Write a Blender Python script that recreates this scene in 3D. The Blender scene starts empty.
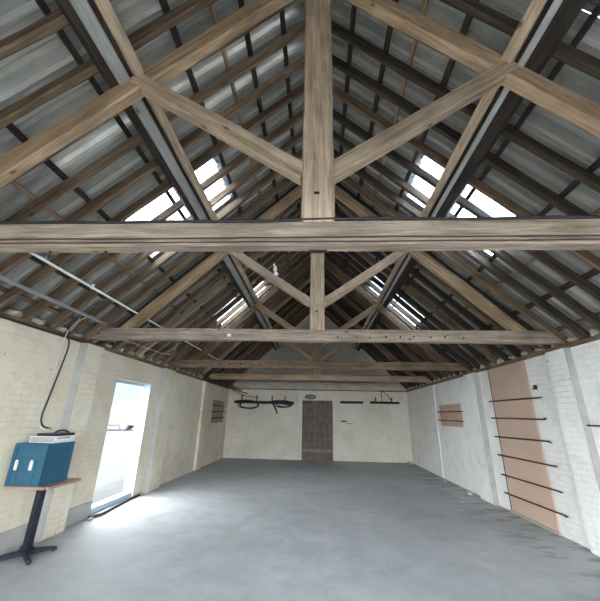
import bpy, bmesh, math, random
from mathutils import Vector, Matrix, noise
random.seed(7)
SC = bpy.context.scene
COL = SC.collection
V = Vector

# ------------------------------------------------------------------ materials
def mat(name):
    m = bpy.data.materials.new(name); m.use_nodes = True
    nt = m.node_tree; b = nt.nodes['Principled BSDF']
    return m, nt, b

def N(nt, kind, **kw):
    n = nt.nodes.new(kind)
    for k, v in kw.items():
        if k.startswith('i_'):
            n.inputs[k[2:].replace('_', ' ')].default_value = v
        else:
            setattr(n, k, v)
    return n

def ramp(nt, fac, stops):
    r = nt.nodes.new('ShaderNodeValToRGB')
    e = r.color_ramp.elements
    while len(e) < len(stops): e.new(0.5)
    for k, (p, c) in enumerate(stops):
        e[k].position = p
        e[k].color = (c[0], c[1], c[2], 1) if hasattr(c, '__len__') else (c, c, c, 1)
    nt.links.new(fac, r.inputs[0])
    return r.outputs[0]

def mix(nt, a, b, fac, mode='MIX'):
    m = nt.nodes.new('ShaderNodeMix'); m.data_type = 'RGBA'; m.blend_type = mode
    for s, v in ((6, a), (7, b), (0, fac)):
        if hasattr(v, 'links'): nt.links.new(v, m.inputs[s])
        elif s == 0: m.inputs[0].default_value = v
        else: m.inputs[s].default_value = (v[0], v[1], v[2], 1)
    return m.outputs[2]

def coords(nt, scale=(1, 1, 1), kind='Object', swap=None):
    tc = nt.nodes.new('ShaderNodeTexCoord')
    out = tc.outputs[kind]
    if swap:
        s = nt.nodes.new('ShaderNodeSeparateXYZ'); nt.links.new(out, s.inputs[0])
        c = nt.nodes.new('ShaderNodeCombineXYZ')
        for k, ch in enumerate(swap):
            if ch != '0': nt.links.new(s.outputs['xyz'.index(ch)], c.inputs[k])
        out = c.outputs[0]
    mp = nt.nodes.new('ShaderNodeMapping'); mp.inputs['Scale'].default_value = scale
    nt.links.new(out, mp.inputs[0])
    return mp.outputs[0]

def noise_tex(nt, vec, scale, detail=4, rough=.6, dist=0):
    n = nt.nodes.new('ShaderNodeTexNoise')
    n.inputs['Scale'].default_value = scale; n.inputs['Detail'].default_value = detail
    n.inputs['Roughness'].default_value = rough; n.inputs['Distortion'].default_value = dist
    if vec is not None: nt.links.new(vec, n.inputs['Vector'])
    return n.outputs['Fac']

def bump(nt, b, h, dist, strength=1.0):
    bp = nt.nodes.new('ShaderNodeBump'); bp.inputs['Distance'].default_value = dist
    bp.inputs['Strength'].default_value = strength
    nt.links.new(h, bp.inputs['Height']); nt.links.new(bp.outputs[0], b.inputs['Normal'])

def wood(name, dark, mid, light, rough=.8, grain=1.0):
    m, nt, b = mat(name)
    oi = nt.nodes.new('ShaderNodeObjectInfo')
    tc = nt.nodes.new('ShaderNodeTexCoord')
    add = nt.nodes.new('ShaderNodeVectorMath'); add.operation = 'MULTIPLY_ADD'
    add.inputs[1].default_value = (1, 1, 1)
    cmb = nt.nodes.new('ShaderNodeCombineXYZ')
    mul = nt.nodes.new('ShaderNodeMath'); mul.operation = 'MULTIPLY'; mul.inputs[1].default_value = 37.0
    nt.links.new(oi.outputs['Random'], mul.inputs[0]); nt.links.new(mul.outputs[0], cmb.inputs[0]); nt.links.new(mul.outputs[0], cmb.inputs[1])
    nt.links.new(tc.outputs['Object'], add.inputs[0]); nt.links.new(cmb.outputs[0], add.inputs[2])
    def mp(s):
        q = nt.nodes.new('ShaderNodeMapping'); q.inputs['Scale'].default_value = s
        nt.links.new(add.outputs[0], q.inputs[0]); return q.outputs[0]
    g1 = noise_tex(nt, mp((.9, 14, 14)), 2.2, 6, .65, .6)
    g2 = noise_tex(nt, mp((1.6, 60, 60)), 1.6, 4, .7, .3)
    g3 = noise_tex(nt, mp((1.5, 3, 3)), 1.4, 4, .6)
    c = ramp(nt, g1, [(.3, dark), (.5, mid), (.68, light)])
    c2 = ramp(nt, g2, [(.3, .55), (.6, 1.0)])
    c = mix(nt, c, c2, .55 * grain, 'MULTIPLY')
    c3 = ramp(nt, g3, [(.32, (.62, .6, .58)), (.6, (1.05, 1.02, 1.0))])
    c = mix(nt, c, c3, .7, 'MULTIPLY')
    # knots and nail stains
    vo = nt.nodes.new('ShaderNodeTexVoronoi'); vo.inputs['Scale'].default_value = 2.3
    nt.links.new(mp((.9, 2.2, 2.2)), vo.inputs['Vector'])
    k = ramp(nt, vo.outputs['Distance'], [(.035, 1.0), (.09, 0.0)])
    c = mix(nt, c, [x * .35 for x in dark], k)
    rnd = ramp(nt, oi.outputs['Random'], [(0, .84), (1, 1.12)])
    c = mix(nt, c, rnd, 1.0, 'MULTIPLY')
    nt.links.new(c, b.inputs['Base Color'])
    b.inputs['Roughness'].default_value = rough
    b.inputs['Specular IOR Level'].default_value = .25
    bump(nt, b, g2, .004, .6)
    return m

def plain(name, col, rough=.6, metal=0, spec=.4, var=.12, scale=6):
    m, nt, b = mat(name)
    n = noise_tex(nt, coords(nt), scale, 4)
    c = ramp(nt, n, [(.3, [x * (1 - var) for x in col]), (.7, [min(1, x * (1 + var)) for x in col])])
    nt.links.new(c, b.inputs['Base Color'])
    b.inputs['Roughness'].default_value = rough; b.inputs['Metallic'].default_value = metal
    b.inputs['Specular IOR Level'].default_value = spec
    return m

def whitewash(name, swap, base, cream, worn, brickdepth=.006, js=.5):
    m, nt, b = mat(name)
    v = coords(nt, (1, 1, 1), 'Object', swap)
    # wobble the courses
    nv = nt.nodes.new('ShaderNodeTexNoise'); nv.inputs['Scale'].default_value = 3.0; nt.links.new(v, nv.inputs['Vector'])
    sub = nt.nodes.new('ShaderNodeVectorMath'); sub.operation = 'SUBTRACT'; sub.inputs[1].default_value = (.5, .5, .5)
    nt.links.new(nv.outputs['Color'], sub.inputs[0])
    scl = nt.nodes.new('ShaderNodeVectorMath'); scl.operation = 'SCALE'; scl.inputs['Scale'].default_value = .022
    nt.links.new(sub.outputs[0], scl.inputs[0])
    ad = nt.nodes.new('ShaderNodeVectorMath'); nt.links.new(v, ad.inputs[0]); nt.links.new(scl.outputs[0], ad.inputs[1])
    br = nt.nodes.new('ShaderNodeTexBrick')
    br.inputs['Scale'].default_value = 1.0; br.inputs['Brick Width'].default_value = .225
    br.inputs['Row Height'].default_value = .075; br.inputs['Mortar Size'].default_value = .007
    br.inputs['Mortar Smooth'].default_value = .7
    br.inputs['Color1'].default_value = (1, 1, 1, 1); br.inputs['Color2'].default_value = (.85, .85, .85, 1)
    br.inputs['Mortar'].default_value = (0, 0, 0, 1)
    nt.links.new(ad.outputs[0], br.inputs['Vector'])
    n1 = noise_tex(nt, v, .9, 5, .6); n2 = noise_tex(nt, v, 3.5, 6, .7); n3 = noise_tex(nt, v, 30, 4, .7)
    c = mix(nt, base, cream, ramp(nt, n1, [(.38, 0), (.62, 1)]))
    c = mix(nt, c, ramp(nt, n2, [(.25, (.78, .76, .70)), (.5, (1, 1, 1))]), .8, 'MULTIPLY')
    # joints where the wash has washed out, only in patches
    jm = nt.nodes.new('ShaderNodeMath'); jm.operation = 'MULTIPLY'
    nt.links.new(br.outputs['Fac'], jm.inputs[0])
    nt.links.new(ramp(nt, noise_tex(nt, v, 1.7, 5, .65), [(.5, 0.02), (.66, js)]), jm.inputs[1])
    c = mix(nt, c, worn, jm.outputs[0])
    # flaked spots
    sp = ramp(nt, noise_tex(nt, v, 7.5, 3, .5, 1.5), [(.715, 0), (.74, .75)])
    c = mix(nt, c, [x * .75 for x in worn], sp)
    nt.links.new(c, b.inputs['Base Color'])
    b.inputs['Roughness'].default_value = .85; b.inputs['Specular IOR Level'].default_value = .25
    h = mix(nt, br.outputs['Color'], n3, .35)
    h = mix(nt, h, n2, .4)
    bump(nt, b, h, brickdepth, .9)
    return m

M = {}
M['tie'] = wood('grey_brown_timber', (.17, .13, .10), (.31, .245, .19), (.43, .36, .29))
M['orange'] = wood('orange_brown_timber', (.20, .13, .08), (.385, .27, .17), (.52, .39, .265))
M['tan'] = wood('tan_timber', (.25, .18, .12), (.44, .335, .24), (.58, .465, .345))
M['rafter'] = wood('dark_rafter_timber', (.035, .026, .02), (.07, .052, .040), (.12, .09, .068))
M['brown'] = wood('old_brown_timber', (.09, .06, .038), (.19, .132, .085), (.31, .225, .15))
M['dark'] = wood('dark_timber', (.022, .017, .014), (.042, .033, .027), (.075, .058, .046))
M['lath'] = wood('pale_lath', (.16, .11, .065), (.27, .19, .12), (.38, .28, .18))
M['paleboard'] = wood('pale_painted_board', (.26, .27, .26), (.36, .37, .36), (.45, .46, .45), grain=.4)
M['creamboard'] = wood('cream_painted_timber', (.40, .36, .29), (.52, .47, .39), (.60, .55, .46), grain=.5)
M['doorwood'] = plain('brown_door_boards', (.155, .122, .098), .85, var=.3, scale=5)
M['doorrail'] = plain('worn_door_rail', (.23, .19, .155), .85, var=.3, scale=7)
M['ply'] = plain('tan_plywood', (.56, .40, .30), .7, var=.07, scale=1.2)
M['plyR'] = plain('red_brown_board', (.50, .34, .25), .7, var=.1, scale=3)
M['plyG'] = plain('grey_brown_board', (.32, .25, .19), .8, var=.15, scale=3)
M['wallL'] = whitewash('whitewash_left_shaded', 'yz0', (.74, .675, .55), (.66, .585, .45), (.36, .32, .25))  # same whitewash, creamier and darker: this side's shade put into the colour
M['wallR'] = whitewash('whitewash_right', 'yz0', (.88, .86, .82), (.82, .79, .73), (.45, .40, .33), .012, .42)
M['wallB'] = whitewash('whitewash_back', 'xz0', (.72, .67, .58), (.64, .59, .49), (.24, .21, .165), .009, .85)
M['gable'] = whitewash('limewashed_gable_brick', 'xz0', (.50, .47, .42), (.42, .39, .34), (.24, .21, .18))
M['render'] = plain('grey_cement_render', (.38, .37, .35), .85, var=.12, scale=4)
M['darkmetal'] = plain('dark_metal', (.045, .038, .038), .5, .4, var=.25, scale=20)
M['rodmetal'] = plain('rusty_dark_rod', (.06, .04, .035), .6, .3, var=.3, scale=30)
M['blackplastic'] = plain('black_plastic', (.02, .021, .024), .45)
M['cable'] = plain('dark_cable', (.022, .022, .024), .6)
M['wirewhite'] = plain('white_wire', (.6, .58, .54), .5)
M['pipewhite'] = plain('white_conduit', (.72, .70, .66), .45)
M['pipegrey'] = plain('grey_conduit', (.34, .34, .33), .5)
M['crate'] = plain('blue_plastic', (.022, .095, .155), .42, spec=.5, var=.15)
M['crateD'] = plain('dark_blue_plastic', (.012, .06, .12), .5)
M['label'] = plain('pale_grey_plastic', (.55, .56, .54), .5)
M['boxwhite'] = plain('white_cardboard', (.68, .68, .67), .7)
M['boxgrey'] = plain('grey_cardboard', (.36, .36, .36), .7)
M['tabletop'] = plain('brown_table_laminate', (.36, .22, .16), .4, var=.15, scale=5)
M['tablemetal'] = plain('blue_black_steel', (.020, .022, .035), .45, .3)
M['frame'] = plain('pale_blue_door_frame', (.46, .55, .66), .5, var=.04)
M['mortar'] = plain('cream_mortar', (.40, .34, .26), .95, var=.3, scale=12)
M['carpaint'] = plain('cream_car_paint', (.12, .09, .07), .8, var=.03)
M['glassdark'] = plain('dark_car_glass', (.12, .13, .14), .1)
M['tyre'] = plain('tyre_rubber', (.05, .05, .05), .8)
M['shed'] = plain('pale_blue_cladding', (.055, .08, .092), .6, var=.04)

def concrete():
    m, nt, b = mat('grey_concrete_floor')
    v = coords(nt)
    n1 = noise_tex(nt, v, .45, 5, .6); n2 = noise_tex(nt, v, 3, 7, .7); n3 = noise_tex(nt, v, 45, 3, .7)
    c = ramp(nt, n1, [(.35, (.37, .38, .375)), (.62, (.46, .465, .46))])
    c = mix(nt, c, ramp(nt, n2, [(.3, .7), (.6, 1.0)]), .8, 'MULTIPLY')
    # scattered dark debris specks
    vo = nt.nodes.new('ShaderNodeTexVoronoi'); vo.inputs['Scale'].default_value = .9
    nt.links.new(v, vo.inputs['Vector'])
    c = mix(nt, c, (.12, .12, .12), ramp(nt, vo.outputs['Distance'], [(.02, .8), (.035, 0)]))
    # damp brown patches beside the right wall
    s = nt.nodes.new('ShaderNodeSeparateXYZ'); nt.links.new(v, s.inputs[0])
    mr = nt.nodes.new('ShaderNodeMapRange'); mr.inputs[1].default_value = 2.45; mr.inputs[2].default_value = 3.1
    nt.links.new(s.outputs[0], mr.inputs[0])
    st = ramp(nt, noise_tex(nt, coords(nt, (1.3, 3.2, 1)), 1.3, 5, .6, .4), [(.5, 0), (.58, .75)])
    mm = nt.nodes.new('ShaderNodeMath'); mm.operation = 'MULTIPLY'
    nt.links.new(st, mm.inputs[0]); nt.links.new(mr.outputs[0], mm.inputs[1])
    c = mix(nt, c, (.20, .185, .16), mm.outputs[0])
    nt.links.new(c, b.inputs['Base Color'])
    nt.links.new(ramp(nt, n2, [(.3, .55), (.7, .78)]), b.inputs['Roughness'])
    b.inputs['Specular IOR Level'].default_value = .35
    h = mix(nt, n2, n3, .35)
    bump(nt, b, h, .018, .7)
    return m
M['floor'] = concrete()

def fibre():
    m, nt, b = mat('grey_fibre_cement')
    oi = nt.nodes.new('ShaderNodeObjectInfo')
    v = coords(nt)
    n1 = noise_tex(nt, v, 1.6, 5, .65); n2 = noise_tex(nt, coords(nt, (1.0, 10, 1)), 2.0, 5, .7)
    c = ramp(nt, n1, [(.3, (.34, .335, .305)), (.68, (.52, .515, .475))])
    c = mix(nt, c, ramp(nt, n2, [(.3, .6), (.62, 1.0)]), .7, 'MULTIPLY')
    c = mix(nt, c, ramp(nt, oi.outputs['Random'], [(0, .8), (1, 1.12)]), 1.0, 'MULTIPLY')
    nt.links.new(c, b.inputs['Base Color']); b.inputs['Roughness'].default_value = .8
    b.inputs['Specular IOR Level'].default_value = .3
    return m
M['fibre'] = fibre()

def rooflight():
    m, nt, b = mat('clear_rooflight_plastic')
    t = nt.nodes.new('ShaderNodeBsdfTransparent'); t.inputs[0].default_value = (.9, .95, 1, 1)
    tl = nt.nodes.new('ShaderNodeBsdfTranslucent'); tl.inputs[0].default_value = (.9, .93, .95, 1)
    mx = nt.nodes.new('ShaderNodeMixShader'); mx.inputs[0].default_value = .35
    nt.links.new(t.outputs[0], mx.inputs[1]); nt.links.new(tl.outputs[0], mx.inputs[2])
    nt.links.new(mx.outputs[0], nt.nodes['Material Output'].inputs[0])
    return m
M['rooflight'] = rooflight()

def yard():
    m, nt, b = mat('pale_yard_concrete')
    n = noise_tex(nt, coords(nt, (1, .35, 1)), .8, 6, .65)
    nt.links.new(ramp(nt, n, [(.3, (.042, .043, .043)), (.65, (.065, .065, .063))]), b.inputs['Base Color'])
    b.inputs['Roughness'].default_value = 1; b.inputs['Specular IOR Level'].default_value = .03
    return m
M['yard'] = yard()

# ------------------------------------------------------------------ helpers
def link(name, me, m, parent=None):
    o = bpy.data.objects.new(name, me); COL.objects.link(o)
    if m is not None and not me.materials: me.materials.append(m)
    if parent is not None: o.parent = parent
    return o

def from_bm(name, bm, m, parent=None, smooth=False):
    me = bpy.data.meshes.new(name)
    bmesh.ops.recalc_face_normals(bm, faces=bm.faces)
    bm.to_mesh(me); bm.free()
    if smooth:
        for p in me.polygons: p.use_smooth = True
    return link(name, me, m, parent)

def thing(name, label, cat, loc=(0, 0, 0), group=None):
    o = bpy.data.objects.new(name, None); COL.objects.link(o); o.location = loc
    o.empty_display_size = .1
    return tag(o, label, cat, group)

def tag(o, label, cat, group=None):
    o['label'] = label; o['category'] = cat
    if group: o['group'] = group
    return o

def struct(o):
    o['kind'] = 'structure'; return o

def add_box(bm, lo, hi, bev=0):
    lo = V(lo); hi = V(hi)
    r = bmesh.ops.create_cube(bm, size=1)
    vs = r['verts']
    for v in vs:
        v.co = V(((lo.x + hi.x) / 2 + v.co.x * (hi.x - lo.x), (lo.y + hi.y) / 2 + v.co.y * (hi.y - lo.y), (lo.z + hi.z) / 2 + v.co.z * (hi.z - lo.z)))
    if bev:
        es = list({e for v in vs for e in v.link_edges})
        bmesh.ops.bevel(bm, geom=es, offset=bev, segments=2, affect='EDGES')

def box(name, lo, hi, m, parent=None, bev=0):
    bm = bmesh.new(); add_box(bm, lo, hi, bev)
    return from_bm(name, bm, m, parent)

def prism(name, pts, axis, a, b, m, parent=None):
    """polygon pts in the plane across axis, extruded from a to b"""
    bm = bmesh.new()
    def mk(p, t):
        return {'y': (p[0], t, p[1]), 'x': (t, p[0], p[1]), 'z': (p[0], p[1], t)}[axis]
    A = [bm.verts.new(mk(p, a)) for p in pts]; B = [bm.verts.new(mk(p, b)) for p in pts]
    n = len(pts)
    bm.faces.new(A); bm.faces.new(B[::-1])
    for i in range(n): bm.faces.new((A[i], A[(i + 1) % n], B[(i + 1) % n], B[i]))
    return from_bm(name, bm, m, parent)

def timber(name, A, B, w, d, m, parent=None, up=(0, 0, 1), jit=.006, ch=.012, seg=.22, cutA=0, cutB=0):
    """A sawn / hewn timber with its own length axis; A and B are centre-line ends (world).
    w across, d along 'up'. cutA / cutB skew the ends (metres of x per metre of z)."""
    A = V(A); B = V(B); L = (B - A).length
    x = (B - A).normalized(); z = V(up); z = (z - x * z.dot(x)).normalized(); y = z.cross(x)
    bm = bmesh.new(); n = max(2, int(L / seg)); rings = []
    sd = random.random() * 100
    hw, hd = w / 2, d / 2
    prof = [(-hw + ch, -hd), (hw - ch, -hd), (hw, -hd + ch), (hw, hd - ch), (hw - ch, hd), (-hw + ch, hd), (-hw, hd - ch), (-hw, -hd + ch)]
    for i in range(n + 1):
        t = L * i / n; ring = []
        for k, (py, pz) in enumerate(prof):
            q = V((t * 1.7 + sd, py * 9, pz * 9))
            j = noise.noise_vector(q) * jit
            xx = t
            if i == 0: xx += cutA * pz
            if i == n: xx += cutB * pz
            ring.append(bm.verts.new((xx, py + j.y, pz + j.z)))
        rings.append(ring)
    for i in range(n):
        for k in range(8):
            bm.faces.new((rings[i][k], rings[i][(k + 1) % 8], rings[i + 1][(k + 1) % 8], rings[i + 1][k]))
    bm.faces.new(rings[0][::-1]); bm.faces.new(rings[-1])
    o = from_bm(name, bm, m)
    mw = Matrix((x, y, z)).transposed().to_4x4(); mw.translation = A
    if parent is not None:
        o.parent = parent; mw = Matrix.Translation(-parent.location) @ mw
    o.matrix_local = mw
    return o

def smooth_path(pts, sub=6):
    P = [V(p) for p in pts]
    if len(P) < 3: return P
    P = [P[0] * 2 - P[1]] + P + [P[-1] * 2 - P[-2]]
    out = []
    for i in range(1, len(P) - 2):
        for s in range(sub):
            t = s / sub
            a, b, c, d = P[i - 1:i + 3]
            out.append(.5 * ((2 * b) + (c - a) * t + (2 * a - 5 * b + 4 * c - d) * t * t + (3 * b - a - 3 * c + d) * t ** 3))
    out.append(P[-2]); return out

def add_tube(bm, pts, r, n=8, closed=False):
    P = [V(p) for p in pts]; rings = []; ref = None
    m = len(P)
    for i, p in enumerate(P):
        if closed: t = (P[(i + 1) % m] - P[i - 1]).normalized()
        else: t = (P[min(i + 1, m - 1)] - P[max(i - 1, 0)]).normalized()
        if ref is None:
            ref = V((0, 0, 1)) if abs(t.z) < .9 else V((1, 0, 0))
        u = (ref - t * ref.dot(t)).normalized(); ref = u; v = t.cross(u)
        rings.append([bm.verts.new(p + (u * math.cos(a) + v * math.sin(a)) * r) for a in [2 * math.pi * k / n for k in range(n)]])
    for i in range(m if closed else m - 1):
        R0, R1 = rings[i], rings[(i + 1) % m]
        for k in range(n): bm.faces.new((R0[k], R0[(k + 1) % n], R1[(k + 1) % n], R1[k]))
    if not closed:
        bm.faces.new(rings[0][::-1]); bm.faces.new(rings[-1])

def tube(name, pts, r, m, parent=None, n=8, smooth=True, curve=True):
    bm = bmesh.new(); add_tube(bm, smooth_path(pts) if curve else pts, r, n)
    return from_bm(name, bm, m, parent, smooth)

def add_blob(bm, c, s, seed=0, amp=.3, sub=2):
    r = bmesh.ops.create_icosphere(bm, subdivisions=sub, radius=1)
    for v in r['verts']:
        k = 1 + amp * noise.noise(v.co * 1.3 + V((seed * 3.1, seed * 1.7, 0)))
        v.co = V((c[0] + v.co.x * s[0] * k, c[1] + v.co.y * s[1] * k, c[2] + v.co.z * s[2] * k))

ORD = ['nearest', 'second', 'third', 'fourth', 'fifth', 'sixth', 'seventh', 'eighth', 'ninth', 'tenth', 'eleventh', 'twelfth',
       'thirteenth', 'fourteenth', 'fifteenth', 'sixteenth', 'seventeenth', 'eighteenth', 'nineteenth', 'twentieth']
def ordinal(n):
    if n <= 20: return ORD[n - 1] if n > 1 else 'first'
    tens = {2: 'twenty', 3: 'thirty', 4: 'forty'}[n // 10]
    if n % 10 == 0: return {30: 'thirtieth', 40: 'fortieth'}[n]
    return tens + '-' + (ORD[n % 10 - 1] if n % 10 > 1 else 'first')

# ------------------------------------------------------------------ dimensions
XL, XR = -3.57, 3.54          # inner wall faces
Y0, YB = -1.7, 13.5           # wall behind the camera, back gable wall
ZW = 2.53                     # top of the side walls
S = .96                       # roof slope (rise / run)
ZR = 6.0                      # underside of the common rafters at the ridge
RN = math.sqrt(1 + S * S)
TB = [2.00, 4.91, 7.93, 10.61]   # back faces of the tie beams
TW = .11
def roofz(x, z0): return z0 - S * abs(x)

# ------------------------------------------------------------------ the room
fl = struct(box('floor', (XL - .19, Y0 - .3, -.15), (XR + .4, YB + .3, 0), M['floor']))
# left wall with the doorway
DY0, DY1, DZ = 5.79, 7.06, 2.13
bm = bmesh.new()
add_box(bm, (XL - .19, Y0, 0), (XL, DY0, ZW)); add_box(bm, (XL - .19, DY1, 0), (XL, YB, ZW)); add_box(bm, (XL - .19, DY0, DZ), (XL, DY1, ZW))
struct(from_bm('wall_left', bm, M['wallL']))
struct(box('wall_right', (XR, Y0, 0), (XR + .30, YB, ZW), M['wallR']))
# back wall, up to the eaves, then the unpainted gable a little behind it
bm = bmesh.new()
BX0, BX1, BZ = -.57, .62, 2.15
add_box(bm, (XL - .3, YB, 0), (BX0, YB + .3, 2.56)); add_box(bm, (BX1, YB, 0), (XR + .3, YB + .3, 2.56)); add_box(bm, (BX0, YB, BZ), (BX1, YB + .3, 2.56))
struct(from_bm('wall_back', bm, M['wallB']))
gx = (ZR + .16 - 2.56) / S
g = struct(prism('wall_back', [(-gx, 2.56), (gx, 2.56), (0, ZR + .16)], 'y', YB + .04, YB + .3, M['gable'])); g.name = 'wall_back_gable'
# wall behind the camera; its unseen wide opening is added to bring in daylight
bm = bmesh.new()
add_box(bm, (XL - .3, Y0 - .3, 0), (-2.9, Y0, 2.56)); add_box(bm, (2.9, Y0 - .3, 0), (XR + .3, Y0, 2.56))
struct(from_bm('wall_front', bm, M['wallB']))
struct(prism('wall_front_gable', [(-gx, 2.56), (gx, 2.56), (0, ZR + .16)], 'y', Y0 - .3, Y0, M['gable']))
# piers under the trusses
k = 1
def pier(lx, y0, y1, mt, side, prot):
    global k
    o = struct(box('trim_%d' % k, (lx, y0, 0) if side > 0 else (lx - .02, y0, 0), (lx + .02, y1, ZW) if side > 0 else (lx, y1, ZW + .08), mt, bev=.008)); k += 1
    return o
for y0, y1, pl, pr in ((1.75, 2.15, .15, .12), (4.69, 5.10, .15, .12), (7.42, 7.98, .14, .14), (10.35, 10.80, .10, .05)):
    struct(box('trim_%d' % k, (XL - .02, y0, 0), (XL + pl - .03, y1, ZW), M['wallL'], bev=.012)); k += 1
    struct(box('trim_%d' % k, (XR - pr + .03, y0 if y0 != 7.42 else 7.45, 0), (XR + .02, y1, ZW), M['wallR'], bev=.012)); k += 1
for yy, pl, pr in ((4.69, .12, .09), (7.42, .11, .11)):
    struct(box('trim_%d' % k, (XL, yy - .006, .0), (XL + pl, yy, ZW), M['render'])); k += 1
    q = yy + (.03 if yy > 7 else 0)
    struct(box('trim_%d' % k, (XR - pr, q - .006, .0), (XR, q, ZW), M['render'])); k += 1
# cement skirting at the foot of the left wall, threshold, wall plates, ledge on the back wall
struct(box('baseboard_left', (XL, Y0, 0), (XL + .022, 4.69, .24), M['render'], bev=.006))
struct(box('baseboard_left_door', (XL, 5.10, 0), (XL + .022, DY0 - .02, .22), M['render'], bev=.006))
for sx, x0, x1 in (('left', XL - .28, XL + .012), ('right', XR - .012, XR + .28)):
    struct(timber('trim_%d' % k, ((x0 + x1) / 2, Y0, ZW + .035), ((x0 + x1) / 2, YB, ZW + .035), abs(x1 - x0), .07, M['brown'])); k += 1
struct(timber('trim_%d' % k, (-3.52, YB - .045, 2.71), (3.5, YB - .045, 2.71), .10, .29, M['creamboard'])); k += 1

# door opening (left): frame, threshold
dr = bpy.data.objects.new('door_1', None); COL.objects.link(dr); dr.location = (XL - .18, DY0, 0); struct(dr)
def lb(lo, hi): return (V(lo) - dr.location, V(hi) - dr.location)
for nm, lo, hi in (('door_jamb', (XL - .20, DY1 - .03, .09), (XL - .13, DY1, DZ)), ('door_jamb', (XL - .20, DY0, .1), (XL - .13, DY0 + .055, DZ)),
                   ('door_head', (XL - .20, DY0 + .055, DZ - .05), (XL - .13, DY1 - .055, DZ)), ('threshold', (XL - .19, DY0, 0), (XL - .03, DY1, .09))):
    a, b = lb(lo, hi); box(nm, a, b, M['frame'], dr, bev=.006)
# far reveal is boarded white
a, b = lb((XL - .13, DY1 - .018, .09), (XL + .004, DY1 + .004, DZ)); box('door_lining', a, b, M['frame'], dr, bev=.004)

# back door
d2 = bpy.data.objects.new('door_2', None); COL.objects.link(d2); d2.location = (BX0, YB + .06, 0); struct(d2)
nb = 6; wv = (BX1 - BX0) / nb
bm = bmesh.new()
for i in range(nb):
    top = BZ - .015 if i > 1 else BZ - .13
    add_box(bm, (i * wv + .004, 0 + random.uniform(0, .006), .03), ((i + 1) * wv - .004, .035, top - random.uniform(0, .02)), .003)
from_bm('door_boards', bm, M['doorwood'], d2)
box('door_rail', (.01, -.03, .27), (BX1 - BX0 - .01, 0, .38), M['doorrail'], d2, bev=.005)
box('door_rail', (.01, -.022, 1.88), (BX1 - BX0 - .01, 0, 2.0), M['doorwood'], d2, bev=.005)
box('door_sill', (0, -.05, 0), (BX1 - BX0, .04, .07), M['doorwood'], d2, bev=.006)
bm = bmesh.new(); add_box(bm, (.76, -.012, 2.03), (.83, .002, 2.12), .004)
from_bm('door_latch', bm, M['blackplastic'], d2)
box('dark_sheet', (0, .10, 0), (BX1 - BX0, .14, BZ), M['blackplastic'], d2)  # black sheet stands for the darkness seen above the short boards

# ------------------------------------------------------------------ roof trusses
ZT0, ZT1 = 2.616, 2.80
def truss(yb, label, mats):
    yf = yb - TW; yc = (yf + yb) / 2
    t = thing('roof_truss', label, 'roof truss', (0, yc, ZT0), 'king post roof trusses')
    mt, mp, mr, ms = mats
    timber('tie_beam', (-3.50, yc, (ZT0 + ZT1) / 2), (3.50, yc, (ZT0 + ZT1) / 2), TW, ZT1 - ZT0, mt, t, jit=.009, cutA=.5, cutB=-.5)
    timber('king_post', (0.005, yc, ZT1 - .02), (0.005, yc, 5.97), .225, TW + .025, mp, t, up=(0, 1, 0), jit=.006)
    for s in (-1, 1):
        u = V((s * S, 0, 1)).normalized()
        off = .085
        def P(x): return V((s * x, yc, 5.56 - S * x)) + V((u.x * off, 0, u.z * off))
        timber('principal_rafter', P(3.00), P(.04), TW - .014, .17, mr, t, up=(u.x, 0, u.z), jit=.010, cutA=-.9 * s * 0)
        a = V((s * .085, yc - .005, 3.215)); b = V((s * 1.56, yc - .005, 4.25))
        timber('strut', a, b, TW - .01, .135, ms, t, jit=.006)
    return t
bm_dark = None
t1 = truss(TB[0], 'nearest timber king post truss, its tie beam spanning the whole picture', (M['tie'], M['tan'], M['orange'], M['tan']))
t2 = truss(TB[1], 'second timber truss, tie beam with small white tag, above the open doorway', (M['tie'], M['tan'], M['orange'], M['tan']))
t3 = truss(TB[2], 'third timber truss from the front, darker tie beam with a row of dark stubs', (M['brown'], M['brown'], M['brown'], M['orange']))
t4 = truss(TB[3], 'farthest timber truss, orange-brown tie beam just before the back wall', (M['orange'], M['orange'], M['brown'], M['orange']))
# slots in the king posts, the pale tag, wedge stain and the peg rows
for t, yf, z in ((t1, TB[0] - TW, 3.01), (t2, TB[1] - TW, 3.08)):
    o = box('peg', (-.022, -.075, z - ZT0 - .008), (.014, -.066, z - ZT0 + .008), M['blackplastic'], t)
box('tag', (-1.37, -.066, .055), (-1.31, -.052, .10), M['pipewhite'], t2)
for i in range(12):
    x = -2.55 + i * .235 + random.uniform(-.03, .03)
    bm = bmesh.new(); add_tube(bm, [(x, -.085, .10), (x, -.05, .10)], .018, 8)
    from_bm('peg', bm, M['dark'], t3)
for i in range(9):
    x = .35 + i * .22 + random.uniform(-.05, .05)
    bm = bmesh.new(); add_tube(bm, [(x, -.066, .05 + random.uniform(0, .04)), (x, -.05, .06)], .012, 8)
    from_bm('peg', bm, M['dark'], t2)
for x in (-1.887, -1.481):
    bm = bmesh.new(); add_tube(bm, [(x, 0.02, .005), (x, 0.02, -.05)], .008, 6); add_tube(bm, [(x - .0, .02, -.05), (x + .03, .02, -.035)], .007, 6)
    from_bm('hook', bm, M['darkmetal'], t1)
# clear gap: bottom of the post strap under the nearest tie
box('post_strap', (-.055, .02, -.010), (.065, .055, .002), M['darkmetal'], t1, bev=.002)

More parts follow.
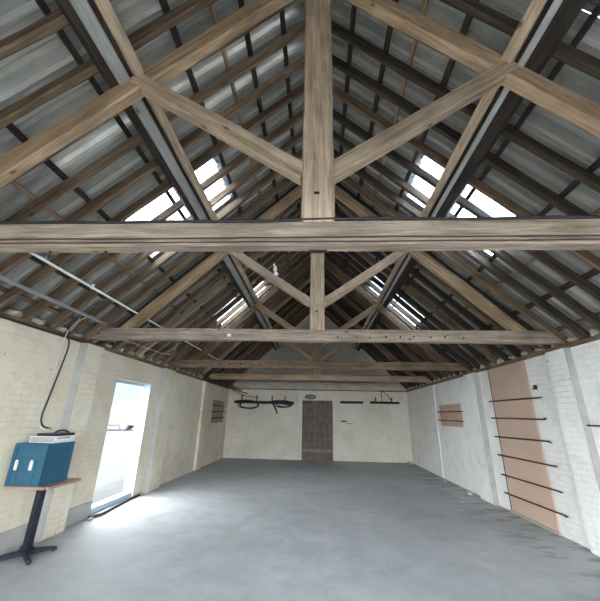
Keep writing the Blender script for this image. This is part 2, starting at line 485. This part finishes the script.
# ------------------------------------------------------------------ purlins, ridge
u_l = 1.0 / RN
for s, nm, wv in ((-1, 'left', .105), (1, 'right', .05)):
    base = V((s * 1.47, 0, roofz(1.47, 5.706)))       # on the top face of the principals
    dn = V((s, 0, -S)).normalized(); up = V((s * S, 0, 1)).normalized()
    p = thing('purlin', '%s-slope purlin, brown timber with a pale board running beside it' % nm, 'purlin', (base.x, Y0, base.z), 'purlins')
    def PP(du, dz, y): return base + dn * du + up * dz + V((0, y, 0))
    timber('purlin_beam', PP(.045, .105, Y0), PP(.045, .105, YB), .09, .20, M['tan'], p, up=up, jit=.007)
    timber('shadow_strip', PP(.195, .13, Y0), PP(.195, .13, YB), .205, .15, M['dark'], p, up=up, jit=.004)  # dark strip stands for the shadowed side beside the purlin
    timber('pale_board', PP(.135 + wv / 2, .042, Y0), PP(.135 + wv / 2, .042, YB), wv, .024, M['paleboard'], p, up=up, jit=.003, ch=.004)
rb = timber('ridge_board', (0, Y0, ZR + .01), (0, YB + .05, ZR + .01), .04, .16, M['dark'])
tag(rb, 'dark ridge board running along the top of the roof', 'ridge board')

# ------------------------------------------------------------------ common rafters
ys = []
y = 2.57 - .3725 * 11
while y < YB - .05: ys.append(y); y += .3725
proto = {}
def rafter_mesh(seed, m):
    random.seed(seed)
    o = timber('common_rafter', (0, 0, 0), (4.02 * RN, 0, 0), .058, .125, m, jit=.012, ch=.014, seg=.25)
    me = o.data; bpy.data.objects.remove(o); return me
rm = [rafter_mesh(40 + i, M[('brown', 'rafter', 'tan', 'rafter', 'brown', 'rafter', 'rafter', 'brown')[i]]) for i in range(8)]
for s, side in ((-1, 'left'), (1, 'right')):
    x = V((s, 0, -S)).normalized(); z = V((s * S, 0, 1)).normalized(); yv = z.cross(x)
    R = Matrix((x, yv, z)).transposed().to_4x4()
    nb_ = 0
    for i, yy in enumerate(ys):
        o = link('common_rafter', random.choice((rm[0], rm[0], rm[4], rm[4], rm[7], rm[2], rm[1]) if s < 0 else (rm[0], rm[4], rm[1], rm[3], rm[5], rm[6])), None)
        st = V((0, yy + random.uniform(-.015, .015), ZR)) + z * .0625 + x * .03
        m4 = R.copy() @ Matrix.Rotation(random.uniform(-.006, .006), 4, 'Z'); m4.translation = st; o.matrix_world = m4
        if yy < 1.95: lb_ = 'common rafter on the %s slope, %s one on the near side of the nearest truss' % (side, ordinal(sum(1 for q in ys if yy <= q < 1.95)))
        else: lb_ = 'common rafter on the %s slope, %s one beyond the nearest truss' % (side, ordinal(sum(1 for q in ys if 1.95 <= q <= yy)))
        tag(o, lb_, 'rafter', 'common rafters on the %s slope' % side)

# battens on top of the rafters
BT = [(.30, .05, 'dark'), (.67, .055, 'dark'), (.91, .04, 'lath'), (1.24, .06, 'dark'), (1.88, .05, 'dark'), (2.44, .06, 'dark'), (2.69, .045, 'lath'), (3.06, .07, 'dark'), (3.42, .05, 'brown')]
for s, side in ((-1, 'left'), (1, 'right')):
    up = V((s * S, 0, 1)).normalized()
    for i, (x, w, mm) in enumerate(BT):
        c = V((s * x, 0, roofz(x, ZR))) + up * (.125 + .02)
        o = timber('roof_batten', c + V((0, Y0, 0)), c + V((0, YB, 0)), w, .04, M[mm], up=up, jit=.004, ch=.005, seg=.4)
        tone = {'dark': 'dark', 'lath': 'pale', 'brown': 'brown'}[mm]
        tag(o, '%s batten across the %s-slope rafters, %s one down from the ridge' % (tone, side, ordinal(i + 1)), 'batten', 'battens on the %s slope' % side)

# ------------------------------------------------------------------ corrugated sheets
PITCH = .186
def sheet_mesh(width, length, y_at, y_dir, th=.007):
    bm = bmesh.new(); n = max(4, int(width / PITCH * 10)); A = []; Bm = []
    for i in range(n + 1):
        yy = width * i / n
        ph = ((y_at + y_dir * yy) / PITCH) % 1.0
        h = .047 * max(-1, min(1, 1.9 * math.cos(2 * math.pi * ph) + .25)) + .002 * math.sin(2 * math.pi * ph)
        A.append([bm.verts.new((q, yy, h)) for q in (0, length)]); Bm.append([bm.verts.new((q, yy, h + th)) for q in (0, length)])
    for i in range(n):
        bm.faces.new((A[i][0], A[i][1], A[i + 1][1], A[i + 1][0])); bm.faces.new((Bm[i][0], Bm[i + 1][0], Bm[i + 1][1], Bm[i][1]))
        for e in (0, 1): bm.faces.new((A[i][e], A[i + 1][e], Bm[i + 1][e], Bm[i][e]) if e else (A[i][e], Bm[i][e], Bm[i + 1][e], A[i + 1][e]))
    for i in (0, n): bm.faces.new((A[i][0], A[i][1], Bm[i][1], Bm[i][0]))
    me = bpy.data.meshes.new('corrugated_sheet'); bmesh.ops.recalc_face_normals(bm, faces=bm.faces); bm.to_mesh(me); bm.free()
    return me
cache = {}
def sheet(s, x0, x1, y0, y1, lift, name, m):
    w = y1 - y0; L = (x1 - x0) * RN
    ya_, yd_ = (y0, 1) if s > 0 else (y1, -1)
    kk = (round(w, 3), round(L, 3), m.name, round(ya_, 3), yd_)
    if kk not in cache:
        cache[kk] = sheet_mesh(w, L, ya_, yd_); cache[kk].materials.append(m)
    o = link(name, cache[kk], None)
    x = V((s, 0, -S)).normalized(); z = V((s * S, 0, 1)).normalized(); yv = z.cross(x)
    R = Matrix((x, yv, z)).transposed().to_4x4()
    st = V((s * x0, 0, roofz(x0, ZR))) + z * (.125 + .04 + .052 + lift)
    st.y = y0 if yv.y > 0 else y1
    R.translation = st; o.matrix_world = R
    return o
rows = [('ridge', .0, 1.30, .018), ('upper', 1.24, 2.48, .009), ('lower', 2.42, 3.16, .0045), ('eaves', 3.06, 3.98, -.004)]
grid = [-2.05, -1.15, -.20, .74, 1.50]
rest = [3.53, 4.42, 5.45, 6.48, 7.52, 8.42, 9.45, 10.48, 11.51, 12.54, 13.62]
for s, side in ((-1, 'left'), (1, 'right')):
    for rn, x0, x1, lift in rows:
        bd = list(grid) + [2.38] + rest
        gaps = set()
        if rn in ('ridge', 'upper') and s < 0: gaps = {2.38}
        if rn == 'ridge' and s < 0: bd = list(grid) + [2.38, 2.75] + rest; gaps = {2.38, 2.75}
        if s > 0:
            bd = [-2.05, -1.15, -.20, .74, 1.67, 2.60] + rest
            if rn in ('upper',): gaps = {1.67}
        n = len(bd) - 1
        for i in range(n):
            a, b = bd[i], bd[i + 1]
            light = rn == 'upper' and (abs(a - 3.53) < .01 or abs(a - 7.52) < .01 or abs(a + 1.15) < .01)  # the pair behind the camera is unseen, added for more daylight
            ga = .003 if a in gaps else -.035
            gb = -.003 if b in gaps else 0
            idx = n - i
            if light:
                o = sheet(s, x0, x1, a + ga, b + gb, lift + .003, 'rooflight', M['rooflight'])
                tag(o, 'clear corrugated rooflight on the %s slope, the %s one' % (side, 'added unseen overhead' if a < 0 else 'nearer' if a < 5 else 'farther'), 'rooflight', 'rooflights')
            else:
                o = sheet(s, x0, x1, a + ga, b + gb, lift, 'corrugated_sheet', M['fibre'])
                tag(o, 'grey corrugated roof sheet, %s slope, %s row, %s from the back gable' % (side, rn, ordinal(idx)), 'roof sheet', 'corrugated sheets on the %s slope' % side)
# ridge capping
bm = bmesh.new()
for s in (-1, 1):
    pts = [(0, ZR + .40), (s * .30, ZR + .40 - .288), (s * .30, ZR + .385 - .288), (0, ZR + .38)]
    A = [bm.verts.new((p[0], Y0 - .3, p[1])) for p in pts]; B = [bm.verts.new((p[0], YB + .3, p[1])) for p in pts]
    for i in range(4): bm.faces.new((A[i], A[(i + 1) % 4], B[(i + 1) % 4], B[i]))
    bm.faces.new(A); bm.faces.new(B)
tag(from_bm('ridge_capping', bm, M['fibre']), 'grey ridge capping closing the top of the roof', 'ridge capping')

# mortar lumps filling the gaps between rafter feet on the wall heads
random.seed(3)
for s, side, xw in ((-1, 'left', XL), (1, 'right', XR)):
    c = 0
    for a, b in zip(ys, ys[1:]):
        if a < -.2: continue
        c += 1
        bm = bmesh.new(); ym = (a + b) / 2
        w = random.uniform(.05, .12)
        add_blob(bm, (0, 0, 0), (.075, w, random.uniform(.03, .065)), c + s * 50, .9)
        o = from_bm('mortar_lump', bm, M['mortar'], smooth=True)
        o.location = (xw + s * .05, ym + random.uniform(-.03, .03), ZW + .07 + .03)
        tag(o, 'cream mortar lump between rafter feet, %s from the near end on the %s wall head' % (ordinal(c), side), 'mortar', 'mortar lumps on the %s wall head' % side)

# ------------------------------------------------------------------ conduits and cables
def wavy(p0, p1, n, amp, seed):
    random.seed(seed); p0 = V(p0); p1 = V(p1)
    return [p0.lerp(p1, i / n) + V((0, random.uniform(-amp, amp) * .3, random.uniform(-amp, amp))) for i in range(n + 1)]
yf = TB[0] - TW
o = tube('conduit', wavy((-3.45, yf - .005, ZT1 + .0), (3.45, yf - .005, ZT1 + .0), 14, .006, 1), .011, M['cable']); tag(o, 'grey conduit along the top edge of the nearest tie beam', 'conduit')
for i, (z, lab) in enumerate(((2.662, 'upper of two thin black cables clipped along the nearest tie beam'), (2.630, 'lower of two thin black cables clipped along the nearest tie beam'))):
    o = tube('cable', wavy((-3.45, yf - .013, z), (3.45, yf - .013, z), 16, .003, 5 + i), .004, M['cable']); tag(o, lab, 'cable', 'cables on the nearest tie beam')
# white conduit in the roof
w0, w1 = V((-2.85, 1.92, 3.035)), V((-2.85, 9.4, 3.035))
bm = bmesh.new(); add_tube(bm, [w0, w1], .015, 10); add_tube(bm, [(-2.85, 2.2, 3.02), (-2.85, 2.2, 3.07)], .02, 8); add_tube(bm, [(-2.85, 3.7, 3.02), (-2.85, 3.7, 3.08)], .02, 8)
tag(from_bm('conduit', bm, M['pipewhite'], smooth=True), 'straight white conduit running under the left rafters toward the back', 'conduit')
o = tube('conduit', [(-3.21, .6, 2.83), (-3.21, 4.62, 2.81)], .024, M['pipegrey'], curve=False); tag(o, 'thick grey pipe above the left wall head ending at the second truss', 'pipe')
o = tube('cable', wavy((XL + .03, 0, ZW + .015), (XL + .03, 4.66, ZW + .01), 10, .006, 9), .014, M['cable']); tag(o, 'black cable along the top of the left wall', 'cable')
# drop cable to the box on the crate
o = tube('cable', [(-3.44, 4.46, 2.90), (-3.50, 4.36, 2.72), (-3.50, 4.31, 2.56), (-3.50, 4.375, 2.42), (-3.505, 4.335, 2.07), (-3.505, 4.28, 1.74), (-3.50, 4.235, 1.48), (-3.46, 4.245, 1.37), (-3.38, 4.29, 1.335)], .011, M['cable'])
tag(o, 'black cable dropping down the left wall to the white box', 'cable')
o = tube('wire', [(-3.42, 4.44, 2.92), (-3.50, 4.33, 2.68), (-3.51, 4.27, 2.45), (-3.515, 4.27, 2.05), (-3.515, 4.22, 1.7), (-3.50, 4.18, 1.46), (-3.44, 4.22, 1.34), (-3.36, 4.25, 1.335)], .005, M['wirewhite'])
tag(o, 'thin pale wire hanging beside the black drop cable', 'wire')
o = tube('wire', [(-3.50, 4.33, 2.62), (-3.36, 4.30, 2.78), (-3.27, 4.42, 2.90), (-3.33, 4.50, 3.03), (-3.42, 4.44, 3.06)], .006, M['wirewhite'])
tag(o, 'short curled white wire under the grey pipe', 'wire')
o = tube('wire', [(-3.10, 7.0, 3.05), (-3.2, 6.9, 2.75), (-3.3, 5.4, 2.72), (-3.42, 5.2, 2.66)], .006, M['wirewhite'])
# back-left tangle
random.seed(11)
for i in range(4):
    z = 2.75 - i * .07; 
    o2 = tube('cable', [(-3.5, 9.6 + i * .3, z + .0), (-3.42, 10.6, z - .10 + .03 * i), (-3.38 + .06 * i, 11.7, z - .02), (-3.2 + .05 * i, 12.6, z - .12), (-3.42 + .22 * i, 13.38, z - .05 - .04 * i)], .016, M['cable'])
    tag(o2, 'black cable sagging in the back left corner, %s from the top' % ordinal(i + 1), 'cable', 'cables in the back left corner')
tag(o, 'thin white wire drooping past the second truss', 'wire')
# scrap of plastic hanging on truss 2 strut
bm = bmesh.new(); add_blob(bm, (-.68, 4.775, 3.79), (.03, .012, .06), 3, .7); add_blob(bm, (-.655, 4.77, 3.70), (.035, .012, .03), 5, .7); add_blob(bm, (-.70, 4.77, 3.86), (.02, .01, .03), 8, .6)
tag(from_bm('plastic_scrap', bm, M['pipewhite'], smooth=True), 'small white scrap caught on the left strut of the second truss', 'scrap')

# ------------------------------------------------------------------ right wall: boards and rods
pb = thing('plywood_panel', 'tall tan plywood panel closing the opening in the right wall', 'panel', (XR, 6.34, 0))
bm = bmesh.new(); add_box(bm, (-.030, -.60, .035), (-.012, .61, 2.52), .003); from_bm('board', bm, M['ply'], pb)
box('gap_shade', (-.020, .612, .0), (0.0, .655, 2.52), M['dark'], pb)  # dark strip painted in for the shaded gap at the board's edge
box('bottom_ledge', (-.045, -.62, 0), (0, .655, .032), M['render'], pb, bev=.004)
zr = [(1.906, 1.900), (1.592, 1.577), (1.251, 1.265), (.928, .931), (.590, .601), (.288, .304)]
nm = ['topmost', 'second from the top', 'third from the top', 'fourth from the top', 'fifth from the top', 'lowest']
for i, (za, zb) in enumerate(zr):
    bm = bmesh.new(); add_tube(bm, [(XR - .045, 7.08, za), (XR - .045, 5.49 - .01 * (i % 2), zb)], .0125, 8)
    for yy in (7.06, 5.51): add_tube(bm, [(XR - .045, yy, za), (XR + .01, yy, za)], .009, 6)
    tag(from_bm('metal_rod', bm, M['rodmetal'], smooth=True), 'dark metal rod across the tall plywood panel, %s' % nm[i], 'rod', 'rods across the tall plywood panel')
bm = bmesh.new(); add_tube(bm, [(XR - .04, 4.685, 1.512), (XR - .04, 3.3, 1.50)], .010, 8); add_tube(bm, [(XR - .04, 3.4, 1.50), (XR + .01, 3.4, 1.50)], .008, 6)
tag(from_bm('metal_rod', bm, M['rodmetal'], smooth=True), 'thin dark rod at the right edge, running out from the nearer pier', 'rod')
bm = bmesh.new(); add_box(bm, (XR - .035, 5.57, 2.03), (XR + .005, 5.62, 2.10), .006); add_box(bm, (XR - .05, 5.55, 2.035), (XR - .03, 5.64, 2.05), .003)
tag(from_bm('iron_bracket', bm, M['darkmetal']), 'small black iron bracket beside the tall plywood panel', 'bracket')

sp = thing('boarded_hatch', 'small reddish-brown board over the opening high on the right wall', 'panel', (XR, 9.3, 1.65))
box('board', (-.025, -.70, -.27), (0, .71, .27), M['plyR'], sp, bev=.003)
for i, (z, l) in enumerate(((1.735, 'upper'), (1.512, 'lower'))):
    bm = bmesh.new(); add_tube(bm, [(XR - .04, 8.48, z), (XR - .04, 10.15, z + .01)], .013, 8)
    for yy in (8.51, 10.12): add_tube(bm, [(XR - .04, yy, z), (XR + .01, yy, z)], .009, 6)
    tag(from_bm('metal_rod', bm, M['rodmetal'], smooth=True), '%s dark rod across the small board on the right wall' % l, 'rod', 'rods across the small right board')
sp = thing('boarded_hatch', 'grey-brown boarded opening on the left wall near the back', 'panel', (XL, 12.25, 1.65))
box('board', (0, -.70, -.38), (.025, .66, .37), M['plyG'], sp, bev=.003)
for i, (z, l) in enumerate(((1.84, 'top'), (1.64, 'middle'), (1.43, 'bottom'))):
    bm = bmesh.new(); add_tube(bm, [(XL + .045, 11.5, z), (XL + .045, 12.98, z + .01)], .02, 8)
    for yy in (11.53, 12.95): add_tube(bm, [(XL + .045, yy, z), (XL - .01, yy, z)], .009, 6)
    tag(from_bm('metal_rod', bm, M['rodmetal'], smooth=True), '%s dark bar across the boarded opening on the left wall' % l, 'rod', 'bars across the left boarded opening')

# ------------------------------------------------------------------ back wall fittings
def rail(x0, x1, z, h, label):
    t = thing('hook_rail', label, 'hook rail', ((x0 + x1) / 2, YB, z), 'hook rails on the back wall')
    w = (x1 - x0) / 2
    o = timber('rail_board', (x0, YB - .02, z), (x1, YB - .02, z), .04, h, M['dark'], t)
    return t
r1 = rail(-3.30, -.92, 2.04, .10, 'long dark hook rail with cable loops, left of the back door')
for x in (-2.99, -2.39, -1.78, -1.26):
    bm = bmesh.new(); add_tube(bm, [(x + 2.11, -.05, 0), (x + 2.11, -.05, .27)], .022, 6); add_tube(bm, [(x + 2.11, -.05, .03), (x + 2.11, 0, .03)], .015, 6)
    from_bm('hook', bm, M['darkmetal'], r1)
r2 = rail(.92, 1.82, 2.10, .09, 'short plain dark rail just right of the back door')
r3 = rail(2.09, 3.22, 2.11, .09, 'dark rail with hooks at the right end of the back wall')
for x, h in ((2.30, .2), (2.93, .2)):
    bm = bmesh.new(); add_tube(bm, [(x - 2.655, -.05, .0), (x - 2.655, -.05, h)], .025, 6)
    from_bm('hook', bm, M['darkmetal'], r3)
bm = bmesh.new(); add_tube(bm, smooth_path([(-.1, -.05, .05), (-.12, -.05, .36), (-.02, -.05, .40), (.05, -.05, .3), (.12, -.05, .28), (.2, -.05, .14), (.25, -.05, .1)]), .014, 6)
from_bm('bent_hook', bm, M['darkmetal'], r3)
# cable coils
def coil(cx, rx, rz, z, n, seed, label):
    random.seed(seed); bm = bmesh.new()
    for j in range(n):
        a = rx * random.uniform(.85, 1.05); b = rz * random.uniform(.75, 1.1); dx = random.uniform(-.04, .04)
        P = [(cx + dx + a * math.cos(t), YB - .075 - .012 * j + .006 * math.sin(3 * t), z - b + b * math.sin(t) + .02) for t in [2 * math.pi * q / 28 for q in range(28)]]
        add_tube(bm, P, .015, 6, closed=True)
    tag(from_bm('cable_coil', bm, M['cable'], smooth=True), label, 'cable coil', 'cable coils on the long hook rail')
coil(-2.68, .42, .13, 2.04, 4, 1, 'wide black cable coil hanging at the left end of the long rail')
coil(-1.30, .33, .10, 2.05, 3, 2, 'black cable coil hanging at the right end of the long rail')
o = tube('cable', [(-3.25, YB - .06, 2.07), (-2.7, YB - .10, 2.10), (-2.1, YB - .10, 2.0), (-1.7, YB - .09, 2.09), (-1.2, YB - .09, 2.10), (-.93, YB - .08, 2.02), (-1.1, YB - .09, 1.97), (-1.7, YB - .1, 2.03), (-1.62, YB - .08, 1.8), (-1.55, YB - .06, 1.62)], .027, M['cable'])
tag(o, 'thick black cable lying along the long rail with a loose hanging tail', 'cable')
o = tube('cable', [(-3.42, YB - .06, 2.50), (-2.9, YB - .05, 2.28), (-2.4, YB - .05, 2.22), (-2.38, YB - .05, 2.16)], .01, M['cable'])
tag(o, 'thin cable drooping from the corner above the long rail', 'cable')
# lamp over the door
bl = thing('bulkhead_lamp', 'small oval bulkhead lamp above the back door', 'lamp', (-.25, YB, 2.28))
bm = bmesh.new()
P = [(.20 * math.cos(t), -.03, .075 * math.sin(t)) for t in [2 * math.pi * q / 24 for q in range(24)]]
add_tube(bm, P, .02, 8, closed=True); from_bm('rim', bm, M['darkmetal'], bl, True)
bm = bmesh.new(); add_blob(bm, (0, -.02, 0), (.18, .05, .062), 1, .02, 3); from_bm('lens', bm, M['boxgrey'], bl, True)
bm = bmesh.new(); add_tube(bm, [(-.03, -.08, -.07), (-.03, -.08, .07)], .008, 6); add_tube(bm, [(-.19, -.075, 0), (.19, -.075, 0)], .008, 6); from_bm('guard', bm, M['darkmetal'], bl)
o = tube('conduit', [(-.70, YB - .018, 2.56), (-.70, YB - .018, .08)], .018, M['pipewhite'], curve=False); tag(o, 'thin pale conduit down the wall left of the back door', 'conduit')
o = tube('cable', wavy((-3.5, YB - .02, 2.545), (3.5, YB - .02, 2.545), 14, .004, 21), .014, M['brown']); tag(o, 'brown line drawn for the shadow along the foot of the pale ledge on the back wall', 'cable')  # thin brown tube stands for the shadow line under the ledge
# missing bricks / dark holes right of the door
bm = bmesh.new(); add_blob(bm, (1.05, YB - .004, 1.40), (.14, .012, .035), 4, .3); add_blob(bm, (1.25, YB - .004, 1.31), (.16, .01, .012), 6, .3)
tag(from_bm('wall_scar', bm, M['brown'], smooth=True), 'dark chipped scar in the back wall right of the door', 'scar')
# rubble at the foot of the walls
random.seed(19)
for i, (x, yy, sx) in enumerate(((3.40, 13.36, .07), (3.33, 9.7, .05), (3.36, 8.3, .06), (XL + .13, 5.62, .035), (2.9, 7.6, .03))):
    bm = bmesh.new(); add_blob(bm, (0, 0, 0), (sx, sx * 1.2, sx * .6), i, .6)
    o = from_bm('rubble_lump', bm, M['render'], smooth=True); o.location = (x, yy, sx * .45)
    tag(o, ['grey rubble lump in the back right corner', 'rubble lump at the right wall below the small board', 'rubble lump at the right wall between small board and pier',
            'small stone at the near foot of the doorway', 'small stone on the floor off the right wall pier'][i], 'rubble', 'rubble lumps')

# black hose / strip lying along the doorway threshold
o = tube('hose', [(-3.50, 5.66, .02), (-3.42, 5.85, .022), (-3.46, 6.3, .02), (-3.50, 6.8, .02), (-3.51, 7.2, .02)], .02, M['cable']); tag(o, 'black hose lying along the doorway threshold', 'hose')

# ------------------------------------------------------------------ table
TX, TY = -3.27, 4.25
tb = thing('pedestal_table', 'small square pedestal table with brown top and black cross base', 'table', (TX, TY, 0))
bm = bmesh.new(); add_box(bm, (-.272, -.275, .715), (.262, .325, .742))
es = [e for e in bm.edges if abs(e.verts[0].co.z - e.verts[1].co.z) > .01]
bmesh.ops.bevel(bm, geom=es, offset=.03, segments=4, affect='EDGES')
from_bm('tabletop', bm, M['tabletop'], tb)
bm = bmesh.new(); add_box(bm, (-.038, -.038, .07), (.038, .038, .715), .008); add_box(bm, (-.13, -.13, .70), (.13, .13, .716), .004); from_bm('column', bm, M['tablemetal'], tb)
bm = bmesh.new(); add_box(bm, (-.06, -.06, .03), (.06, .06, .09), .012); from_bm('base_hub', bm, M['tablemetal'], tb)
for ang in (45, 135, 225, 315):
    a = math.radians(ang + 2); c, s_ = math.cos(a), math.sin(a)
    bm = bmesh.new(); pr = [(-.0, .075, .022), (.30, .045, .012)]
    L = .285
    vs = []
    for q, top, hw in ((.03, .078, .028), (L * .6, .062, .026), (L, .045, .024), (L + .01, .03, .02)):
        vs.append([bm.verts.new((q * c - y_ * s_, q * s_ + y_ * c, z_)) for y_, z_ in ((-hw, .018), (hw, .018), (hw, top - .008), (hw - .008, top), (-hw + .008, top), (-hw, top - .008))])
    for i in range(3):
        for j in range(6): bm.faces.new((vs[i][j], vs[i][(j + 1) % 6], vs[i + 1][(j + 1) % 6], vs[i + 1][j]))
    bm.faces.new(vs[0]); bm.faces.new(vs[-1])
    leg = from_bm('foot', bm, M['tablemetal'], tb)
    bm = bmesh.new(); add_tube(bm, [(L * .93 * c, L * .93 * s_, 0), (L * .93 * c, L * .93 * s_, .022)], .018, 10); from_bm('glide', bm, M['blackplastic'], leg)

# ------------------------------------------------------------------ crate
CX0, CX1, CY0, CY1, CZ0, CZ1 = -3.525, -3.125, 3.99, 4.44, .742, 1.185
cr = thing('folding_crate', 'blue plastic folding crate standing on the pedestal table', 'crate', ((CX0 + CX1) / 2, (CY0 + CY1) / 2, CZ0))
W, D, H = (CX1 - CX0) / 2, (CY1 - CY0) / 2, CZ1 - CZ0
box('base', (-W + .006, -D + .006, 0), (W - .006, D - .006, .02), M['crate'], cr, bev=.004)
def ribbed(name, ax, sgn, parent):
    bm = bmesh.new()
    ln = D if ax == 'x' else W - .0185
    th = W if ax == 'x' else D
    def bx(u0, u1, z0, z1, o0, o1, bev=.002):
        a0, a1 = sorted((sgn * (th - o0), sgn * (th - o1)))
        if ax == 'x': add_box(bm, (a0, u0, z0), (a1, u1, z1), bev)
        else: add_box(bm, (u0, a0, z0), (u1, a1, z1), bev)
    bx(-ln + .01, ln - .01, .02, H - .01, .010, .016, 0)              # skin
    for z in (.0, H - .03): bx(-ln, ln, z, z + .03, 0, .018)
    for u in (-ln, ln - .022): bx(u, u + .022, .03, H - .03, 0, .018)
    if ax == 'x':
        nz, nu = 8, 10
        for i in range(1, nz): bx(-ln + .02, ln - .02, H * i / nz - .004, H * i / nz + .004, .002, .014, 0)
        for i in range(1, nu):
            u = -ln + 2 * ln * i / nu; bx(u - .004, u + .004, .03, H - .03, .004, .014, 0)
    else:
        bx(-ln + .03, ln - .03, H * .62, H * .66, 0, .014); bx(-ln + .03, ln - .03, H * .28, H * .31, 0.002, .014)
        for u in (-.10, .10): bx(u - .005, u + .005, .03, H * .62, .003, .014)
    return from_bm(name, bm, M['crate'], parent)
for ax, sg in (('x', 1), ('x', -1), ('y', 1), ('y', -1)):
    p = ribbed('side_panel' if ax == 'x' else 'end_panel', ax, sg, cr)
    if ax == 'y':
        for u in (-.125, .055):
            bm = bmesh.new()
            y0_, y1_ = sorted((sg * (D - .006), sg * (D + .006)))
            add_box(bm, (u - .02, y0_, .16), (u + .02, y1_, .27), .009)
            q = from_bm('latch', bm, M['label'], p); q['label'] = 'pale grey latch'
# box on the crate, tray on the box
wb = thing('cardboard_box', 'low white box lying on top of the blue crate', 'box', (-3.33, 4.22, CZ1))
box('carton', (-.13, -.13, 0), (.19, .21, .075), M['boxwhite'], wb, bev=.004)
box('grey_end', (-.12, -.132, .010), (.185, -.129, .068), M['boxgrey'], wb)  # grey sheet over the near end of the carton
box('printed_strip', (.189, -.10, .048), (.1915, .12, .058), M['blackplastic'], wb)
ut = thing('power_unit', 'flat black power unit lying on the white box', 'power unit', (-3.33, 4.24, CZ1 + .076))
box('casing', (-.08, -.12, 0), (.19, .19, .028), M['blackplastic'], ut, bev=.006)
bm = bmesh.new(); add_tube(bm, smooth_path([(.02, .04, .03), (.05, .08, .055), (.11, .10, .055), (.15, .12, .03)]), .012, 8); from_bm('handle', bm, M['cable'], ut, True)

# ------------------------------------------------------------------ outside
struct(box('ground', (-60, -20, -.20), (XL - .19, 70, -.06), M['yard']))
struct(box('forecourt', (XL - .19, -20, -.20), (20, Y0 - .31, -.02), M['yard']))
sh = thing('farm_shed', 'pale blue clad shed across the yard seen through the doorway', 'shed', (-29, 52, -.06))
prism('walls', [(-14, 0), (14, 0), (14, 5.0), (0, 7.5), (-14, 5.0)], 'y', 0, 9, M['shed'], sh)
prism('roof', [(-14.4, 4.93), (0, 7.5), (14.4, 4.93), (14.4, 5.15), (0, 7.75), (-14.4, 5.15)], 'y', -.4, 9.4, M['boxgrey'], sh)
box('door', (-2, -.06, 0), (2, 0, 3.4), M['boxwhite'], sh)
car = thing('parked_car', 'cream parked car across the yard seen through the doorway', 'car', (-20.2, 32.5, -.06))
prof = [(-2.1, .28), (-2.15, .62), (-2.05, .86), (-1.2, .98), (-.55, 1.42), (.75, 1.46), (1.45, 1.02), (2.02, .92), (2.15, .6), (2.1, .28)]
b_ = prism('body', prof, 'y', -.82, .82, M['carpaint'], car)
md = b_.modifiers.new('bevel', 'BEVEL'); md.width = .08; md.segments = 3
prism('side_windows', [(-1.05, 1.0), (-.5, 1.36), (.68, 1.39), (1.2, 1.03)], 'y', -.835, -.80, M['glassdark'], car)
for x in (-1.35, 1.35):
    for yy in (-.80, .62):
        bm = bmesh.new(); add_tube(bm, [(x, yy, .32), (x, yy + .18, .32)], .32, 20); wh = from_bm('wheel', bm, M['tyre'], car)
        bm = bmesh.new(); add_tube(bm, [(x, yy - .012 if yy < 0 else yy + .18, .32), (x, yy + .002 if yy < 0 else yy + .192, .32)], .19, 16); from_bm('hubcap', bm, M['boxwhite'], wh)
for x in (-2.12, 2.09): box('lamp', (x - .03, -.76, .6), (x + .05, -.5, .75), M['boxwhite'], car, bev=.01)
car.rotation_euler = (0, 0, .25); car.scale = (1.35, 1.35, 1.5)

# ------------------------------------------------------------------ light
w = bpy.data.worlds.new('sky'); SC.world = w; w.use_nodes = True
nt = w.node_tree; bg = nt.nodes['Background']
bg.inputs[0].default_value = (.86, .93, 1.0, 1); bg.inputs[1].default_value = 6.0
def portal(name, loc, rot, sx, sy):
    l = bpy.data.lights.new(name, 'AREA'); l.shape = 'RECTANGLE'; l.size = sx; l.size_y = sy
    l.cycles.is_portal = True
    o = bpy.data.objects.new(name, l); COL.objects.link(o); o.location = loc; o.rotation_euler = rot
    return o
portal('portal_door', (XL - .205, (DY0 + DY1) / 2, 1.1), (0, -math.pi / 2, 0), 2.2, 1.3)
portal('portal_front', (0, Y0 - .32, 1.28), (math.pi / 2, 0, 0), 5.9, 2.6)
a = math.atan(S)
for s in (-1, 1):
    for yc in (-.68, 3.97, 7.97):
        x = 1.86; z = roofz(x, ZR) + .25 * RN
        portal('portal_rooflight', (s * x, yc, z), (0, s * a, 0), 1.9, 1.0)

# ------------------------------------------------------------------ camera
cam = bpy.data.cameras.new('camera'); co = bpy.data.objects.new('camera', cam); COL.objects.link(co)
f = 325.1; cam.sensor_fit = 'HORIZONTAL'; cam.sensor_width = 36; cam.lens = 36 * f / 600
cam.clip_start = .02; cam.clip_end = 300
pi_, ya, ro = map(math.radians, (19.58, 3.185, 1.209))
fw = V((-math.sin(ya) * math.cos(pi_), math.cos(ya) * math.cos(pi_), math.sin(pi_)))
rt = V((math.cos(ya), math.sin(ya), 0)); upv = rt.cross(fw)
# the picture is turned clockwise by ro
r2_ = rt * math.cos(ro) + upv * math.sin(ro); u2_ = -rt * math.sin(ro) + upv * math.cos(ro)
mm = Matrix((r2_, u2_, -fw)).transposed().to_4x4(); mm.translation = V((0, 0, 1.55))
co.matrix_world = mm
SC.camera = co

SC.view_settings.view_transform = 'Standard'; SC.view_settings.look = 'None'
SC.view_settings.gamma = 1; SC.view_settings.use_curve_mapping = False
SC.view_settings.exposure = 1.8
SC.cycles.use_denoising = True
SC.cycles.max_bounces = 10; SC.cycles.diffuse_bounces = 7; SC.cycles.transparent_max_bounces = 12
SC.cycles.sample_clamp_indirect = 10
